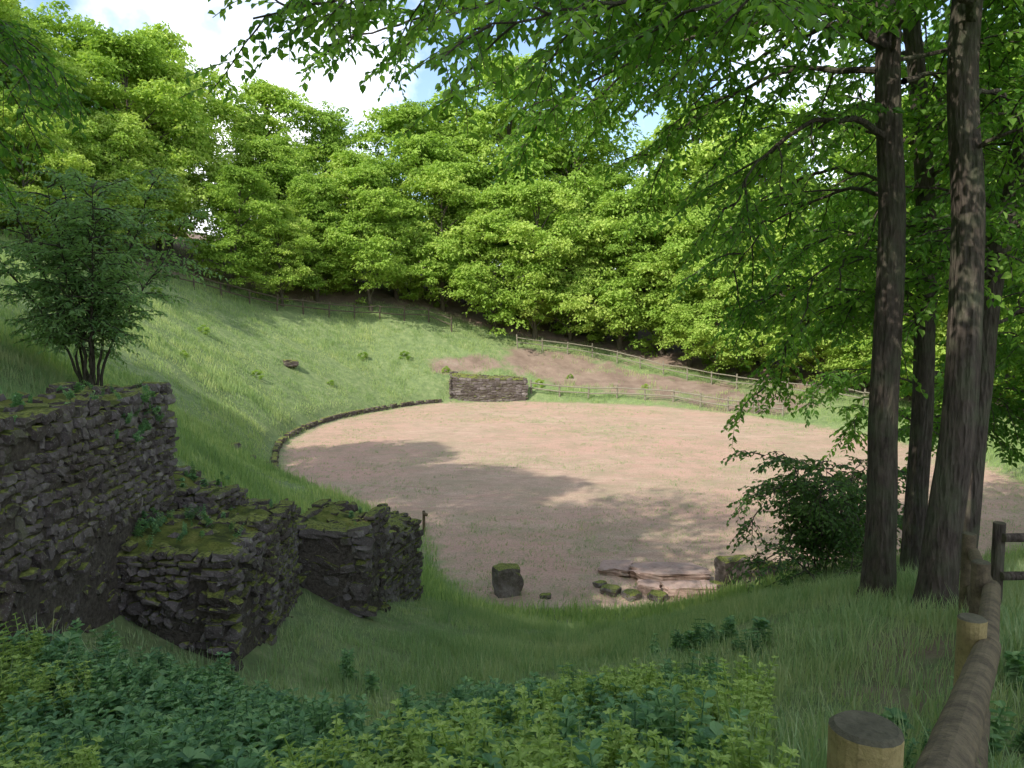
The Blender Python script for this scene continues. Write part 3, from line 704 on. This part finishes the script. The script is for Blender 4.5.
def log(g,a,b,r,sides=14,mi=0,ends=1,rough=.015):
    a=np.array(a,float);b=np.array(b,float);m=max(3,int(np.linalg.norm(b-a)/.12)); t=np.linspace(0,1,m)[:,None]
    P=a+(b-a)*t; V,F=tube(P,np.full(m,r)*(1+rng.normal(0,.012,m)),sides,rough); g.add(V,F,mi)
    for k,P0,ii in((0,a,0),(1,b,m-1)):
        ring=V[ii*sides:(ii+1)*sides]; d=norm((b-a))*(1 if k else -1)*r*.12
        inner=P0+(ring-P0)*.86+d; cc=P0[None]+d
        VV=np.concatenate([ring,inner,cc]); j=np.arange(sides);j2=(j+1)%sides
        F4=np.stack([j,j2,j2+sides,j+sides],1); F3=np.stack([j+sides,j2+sides,np.full(sides,2*sides)],1)
        if not k: F4=F4[:,::-1];F3=F3[:,::-1]
        g.add(VV,F4,ends); g.add(VV,F3,ends)
def marker():
    g=Geo(); x,y=-2.75,23.6; z=-4.95
    log(g,(x,y,z-.1),(x,y,z+.62),.045); log(g,(x-.02,y-.05,z+.55),(x+.12,y-.05,z+.5),.05)
    g.obj('marker_post',[M_wood,M_woodtop])
marker()

# ------------------------------------------------------------------ fences
def near_fence():
    g=Geo()
    posts=[((.69,1.45),.80,.068),((2.16,3.52),.2,.062),((3.3,5.3),-.1,.06),((4.42,7.3),-.46,.06)]
    for i,((x,y),top,r) in enumerate(posts):
        log(g,(x,y,tz1(x,y)-.25),(x+.005,y,top),r,20,2 if i<2 else 0,1)
    log(g,(.66,1.2,.70),(2.3,3.6,.03),.055,18,0,1); 
    log(g,(2.3,3.62,.0),(3.42,5.35,-.3),.055,16,0,1); log(g,(3.42,5.4,-.32),(4.5,7.35,-.66),.055,16,0,1)
    log(g,(2.28,3.62,-.32),(3.4,5.38,-.64),.045,16,0,1); log(g,(3.4,5.4,-.66),(4.5,7.35,-1.0),.045,16,0,1)
    log(g,(.84,1.4,.28),(2.27,3.6,-.3),.05,16,0,1)
    return g.obj('log_fence',[M_wood,M_woodtop,M_woodlight])
near_fence()
def side_fence():
    g=Geo()
    P=[(5.0,7.75),(6.8,7.9),(8.6,8.1),(10.4,8.5)]
    for (x,y) in P: z=tz1(x,y); log(g,(x,y,z-.2),(x,y,z+.98),.06,14)
    for a,b in zip(P[:-1],P[1:]):
        for h in(.85,.45): log(g,(a[0],a[1]-.08,tz1(*a)+h),(b[0],b[1]-.08,tz1(*b)+h),.045,12)
    g.obj('log_fence',[M_bark,M_woodtop])
side_fence()
def far_fence(name,pts,h=1.0,sp=2.2,rails=(.85,.45),r=.06,M=None):
    g=Geo(); q=resample(np.array([(a,b,0) for a,b in pts]),sp); z=tz(q[:,0],q[:,1])
    for p,zz_ in zip(q,z): log(g,(p[0],p[1],zz_-.15),(p[0]+rng.normal(0,.04),p[1],zz_+h*rng.uniform(.9,1.12)),r,8)
    for i in range(len(q)-1):
        for hh in rails: log(g,(q[i][0],q[i][1]-.07,z[i]+hh+rng.normal(0,.03)),(q[i+1][0],q[i+1][1]-.07,z[i+1]+hh+rng.normal(0,.04)),r*.75,6)
    g.obj(name,[M or M_woodfar,M or M_woodfar])
far_fence('wooden_rail_fence',[(1.6,63.2),(9.3,61.2),(14.8,57),(18.4,52)],r=.075)
far_fence('wooden_rail_fence',[(-28,50),(-23.4,59),(-16,66),(-8,70.6),(-5.5,70.2)],1.3,r=.07,rails=(1.1,.6),M=M_wooddark)
far_fence('wooden_rail_fence',[(.5,70.2),(8,70.2),(15.3,64.8),(21,58.3),(24.8,50)],1.2,r=.06,rails=(1.0,.55))

# ------------------------------------------------------------------ grass (each mass baked into one mesh) and undergrowth
def blades(name,x,y,sc,n,h,spread,w,M,lean=.5):
    N0=len(x); X_=np.repeat(x,n);Y_=np.repeat(y,n);S_=np.repeat(sc,n)
    N_=len(X_); a=rng.uniform(0,6.28,N_); r=spread*np.sqrt(rng.uniform(0,1,N_))
    bx=X_+r*np.cos(a);by=Y_+r*np.sin(a)
    z0=tz(x,y); gx=(tz(x+.2,y)-z0)/.2; gy=(tz(x,y+.2)-z0)/.2
    bz=np.repeat(z0,n)+(bx-X_)*np.repeat(gx,n)+(by-Y_)*np.repeat(gy,n)-.03
    b=np.c_[bx,by,bz]
    L=(h*S_*rng.uniform(.45,1.15,N_))[:,None]; aa=a+rng.normal(0,.9,N_); d=np.c_[np.cos(aa),np.sin(aa),np.zeros(N_)]
    ln=(lean*rng.uniform(.2,1,N_))[:,None]; th=rng.uniform(0,6.28,N_); s=np.c_[np.cos(th),np.sin(th),np.zeros(N_)]*w/2
    up=np.array([0,0,1.])
    m=b+up*L*.55+d*L*ln*.25; t=b+up*L*(1-.25*ln)+d*L*ln*.8
    V=np.stack([b-s,b+s,m-s*.8,m+s*.8,t],1).reshape(-1,3); k=np.arange(N_)[:,None]*5
    F=np.concatenate([k+np.array([0,1,3]),k+np.array([0,3,2]),k+np.array([2,3,4])],1).reshape(-1,3)
    ti=np.clip(np.repeat(rng.uniform(0,.6,N0),n)+rng.uniform(0,.4,N_),0,1)
    return mk_obj(name,V,[F],[M],tint=np.repeat(ti,3))
WX=lambda y: np.interp(y,[0,3.1,3.2,6.8,6.85,8.1,10,10.6,11.9,12.2,14.2,14.5],[-9,-9,-3.25,-3.5,-2.5,-2.55,-2.8,-2.0,-1.95,-2.1,-1.7,-9])
WL=lambda y: np.interp(y,[0,3.1,3.2,8.4,8.5,10,12,14.4,14.5],[-9,-9,-4.65,-4.8,-4.4,-4.2,-3.2,-2.6,-9])
def ok(x,y): return (x>WX(y)+.05)|(x<WL(y)-.05)
def place(n,xr,yr,cond):
    x=rng.uniform(*xr,n);y=rng.uniform(*yr,n); m=cond(x,y); return x[m],y[m]
vis=lambda x,y:(np.abs(x)<y*.74+1.5)
x,y=place(38000,(-12,14),(1.6,20),lambda x,y:vis(x,y)&ok(x,y)); sd=sdist(x,y); m=(sd>.1)&(rng.uniform(0,1,len(x))>dmask(x,y)*1.2)&(rng.uniform(0,1,len(x))<np.where((y<5)&(x<.8),.7,1)); x=x[m];y=y[m]
sc=rng.uniform(.45,1.05,len(x))*(.7+.45*value_noise(x,y,1.5,31)+.25*value_noise(x,y,.5,32))*np.where(y>14,.6,1)*np.where(y<5.5,1.2,1)
blades('bank_grass',x,y,sc,15,.36,.15,.008,M_bank)
x,y=place(95000,(-36,28),(14,74),lambda x,y:vis(x,y)&ok(x,y)); sd=sdist(x,y); m=(sd>.15)&(rng.uniform(0,1,len(x))>dmask(x,y))&(rng.uniform(0,1,len(x))<np.clip(30/y,.42,1)); x=x[m];y=y[m]
sc=rng.uniform(.4,1.4,len(x))*(.9+.55*value_noise(x,y,3,33)+.6*value_noise(x,y,.9,34))*np.where(sdist(x,y)<1,.7,1)
blades('meadow_grass',x,y,np.maximum(sc,.15),11,.30,.34,.022,M_grass)
x,y=place(56000,(-13,22),(17,62),vis); sd=sdist(x,y)
pr=np.clip(.2+.45*value_noise(x,y,2.6,35)+.3*value_noise(x,y,.8,36)+.4*np.exp(np.minimum(sd,0)/1.2)+.22*(y<27),0.03,1); m=(sd<.3)&(rng.uniform(0,1,len(x))<pr); x=x[m];y=y[m]
blades('arena_weeds',x,y,rng.uniform(.25,.85,len(x)),6,.2,.12,.013,M_bank,.9)

def herb(name,h,levels,leafL,M,per=3,wr=.55):
    g=Geo(); P=[];D=[];Nn=[];L=[]
    stems=rng.integers(2,5)
    for s in range(stems):
        a=rng.uniform(0,6.28); e=np.array([math.cos(a),math.sin(a),0]); hh=h*rng.uniform(.7,1.1)
        top=e*hh*rng.uniform(.1,.4)+[0,0,hh]; b=e*.03
        V,F=tube(np.array([b-[0,0,.05],(b+top)/2-e*.02,top]),.003,3); g.add(V,F,0,.3)
        for l in range(levels):
            t=(l+1)/levels; p=b+(top-b)*t
            for k in range(per):
                aa=l*1.57+k*6.28/per+rng.normal(0,.3); d=np.array([math.cos(aa),math.sin(aa),.35-.5*(1-t)*rng.uniform(0,1)])
                P.append(p);D.append(d);Nn.append(norm(np.array([0,0,1.])+rng.normal(0,.25,3)));L.append(leafL*(1.15-.45*t)*rng.uniform(.7,1.2))
    L=np.array(L); V,F,k=leaves(np.array(P),np.array(D),np.array(Nn),L,L*wr,True,.15)
    g.add(V,F,0,np.repeat(rng.uniform(0,1,len(L)),k)); return g.obj(name,[M],do_link=False)
herbs=[herb('nettle_%d'%i,.27,7,.06,M_plant,4,.5) for i in range(4)]+[herb('bramble_%d'%i,.2,4,.08,M_plant,4,.7) for i in range(2)]
pale=[herb('spurge_%d'%i,.32,10,.038,M_pale,6,.42) for i in range(3)]
col_h=src_collection('herb_models',herbs); col_p=src_collection('spurge_models',pale)
x,y=place(15000,(-4.5,5.5),(1.7,11),lambda x,y:vis(x,y)&ok(x,y))
den=np.clip(1.0-(y-4.7-2.0*value_noise(x,y,1.2,41))/2.4,0,1)*np.clip(1.15-(x/y-.14-.14*value_noise(x,y,.8,43))/.16,.07,1)*np.clip(.55+1.0*value_noise(x,y,.7,42),0,1)
m=(rng.uniform(0,1,len(x))<den)&(dmask(x,y)<.3); x=x[m];y=y[m];n=len(x)
scatter('nettle_undergrowth',np.c_[x,y,tz(x,y)],np.c_[rng.normal(0,.15,(n,2)),rng.uniform(0,6.28,n)],rng.uniform(.4,1.3,n),rng.integers(0,6,n),col_h)
x,y=place(6000,(-4.5,3.4),(1.8,6),lambda x,y:vis(x,y)&ok(x,y))
m=(value_noise(x,y,.9,51)+.5*value_noise(x,y,.35,52)>.2+.16*(y-3))&(dmask(x,y)<.3)&(x/y<.33); x=x[m];y=y[m];n=len(x)
scatter('spurge_plants',np.c_[x,y,tz(x,y)],np.c_[rng.normal(0,.15,(n,2)),rng.uniform(0,6.28,n)],rng.uniform(.5,1.25,n),rng.integers(0,3,n),col_p)
wp=[];
for (x0,x1,y0,y1,z,k) in [(-4.7,-3.5,4,8.2,.9,26),(-3.9,-2.7,6.95,8.1,-.48,16),(-3.6,-2.8,8.3,9.8,-.7,10),(-4.2,-3.4,8.5,9.5,-.3,12),(-3.1,-2.1,10.8,11.8,-1.35,6)]:
    for i in range(k): wp.append((rng.uniform(x0,x1),rng.uniform(y0,y1),z-.02))
for i in range(20): wp.append((-3.62+rng.normal(0,.03),7.4+rng.normal(0,.25),rng.uniform(.45,.85)))
for i in range(10): wp.append((-3.6+rng.normal(0,.04),7.7+rng.normal(0,.3),rng.uniform(-.5,-.2)))
wp=np.array(wp);n=len(wp)
scatter('wall_plants',wp,np.c_[rng.normal(0,.5,(n,2)),rng.uniform(0,6.28,n)],rng.uniform(.25,.6,n),rng.integers(0,6,n),col_h)

# ------------------------------------------------------------------ light, sky, camera
az=np.array([-.62,-.78]); az/=np.linalg.norm(az); el=R(43)
sun=bpy.data.lights.new('sun','SUN'); sun.energy=5.0; sun.angle=R(.5); sun.color=(1,.95,.86)
so_=link(bpy.data.objects.new('sun',sun))
tosun=Vector((az[0]*math.cos(el),az[1]*math.cos(el),math.sin(el)))
so_.rotation_euler=tosun.to_track_quat('Z','Y').to_euler()
w=bpy.data.worlds.new('World'); scene.world=w; w.use_nodes=True; nt=w.node_tree; nt.nodes.clear()
sky=nt.nodes.new('ShaderNodeTexSky'); sky.sky_type='NISHITA'; sky.sun_disc=False; sky.sun_elevation=el
sky.sun_rotation=math.atan2(az[0],az[1])
bg=nt.nodes.new('ShaderNodeBackground'); bg.inputs['Strength'].default_value=.15
tc=nt.nodes.new('ShaderNodeTexCoord')
nz_=noise(nt,2.6,7,.58,tc.outputs['Generated'])
cf=ramp(nt,nz_,[(.465,0.),(.63,1.)])
cc=mixc(nt,cf,mixc(nt,1.0,sky.outputs[0],(1.9,1.9,1.9),'MULTIPLY'),(16.0,16.2,16.6))
nt.links.new(cc,bg.inputs['Color']); wo=nt.nodes.new('ShaderNodeOutputWorld'); nt.links.new(bg.outputs[0],wo.inputs[0])

cam=bpy.data.cameras.new('camera'); cam.lens=27.07; cam.sensor_width=36; cam.clip_end=3000; cam.clip_start=.05
co=link(bpy.data.objects.new('camera',cam)); co.location=(0,0,1.6); co.rotation_euler=(R(90-4.75),0,0)
scene.camera=co
scene.view_settings.view_transform='Standard'; scene.view_settings.look='None'; scene.view_settings.exposure=0
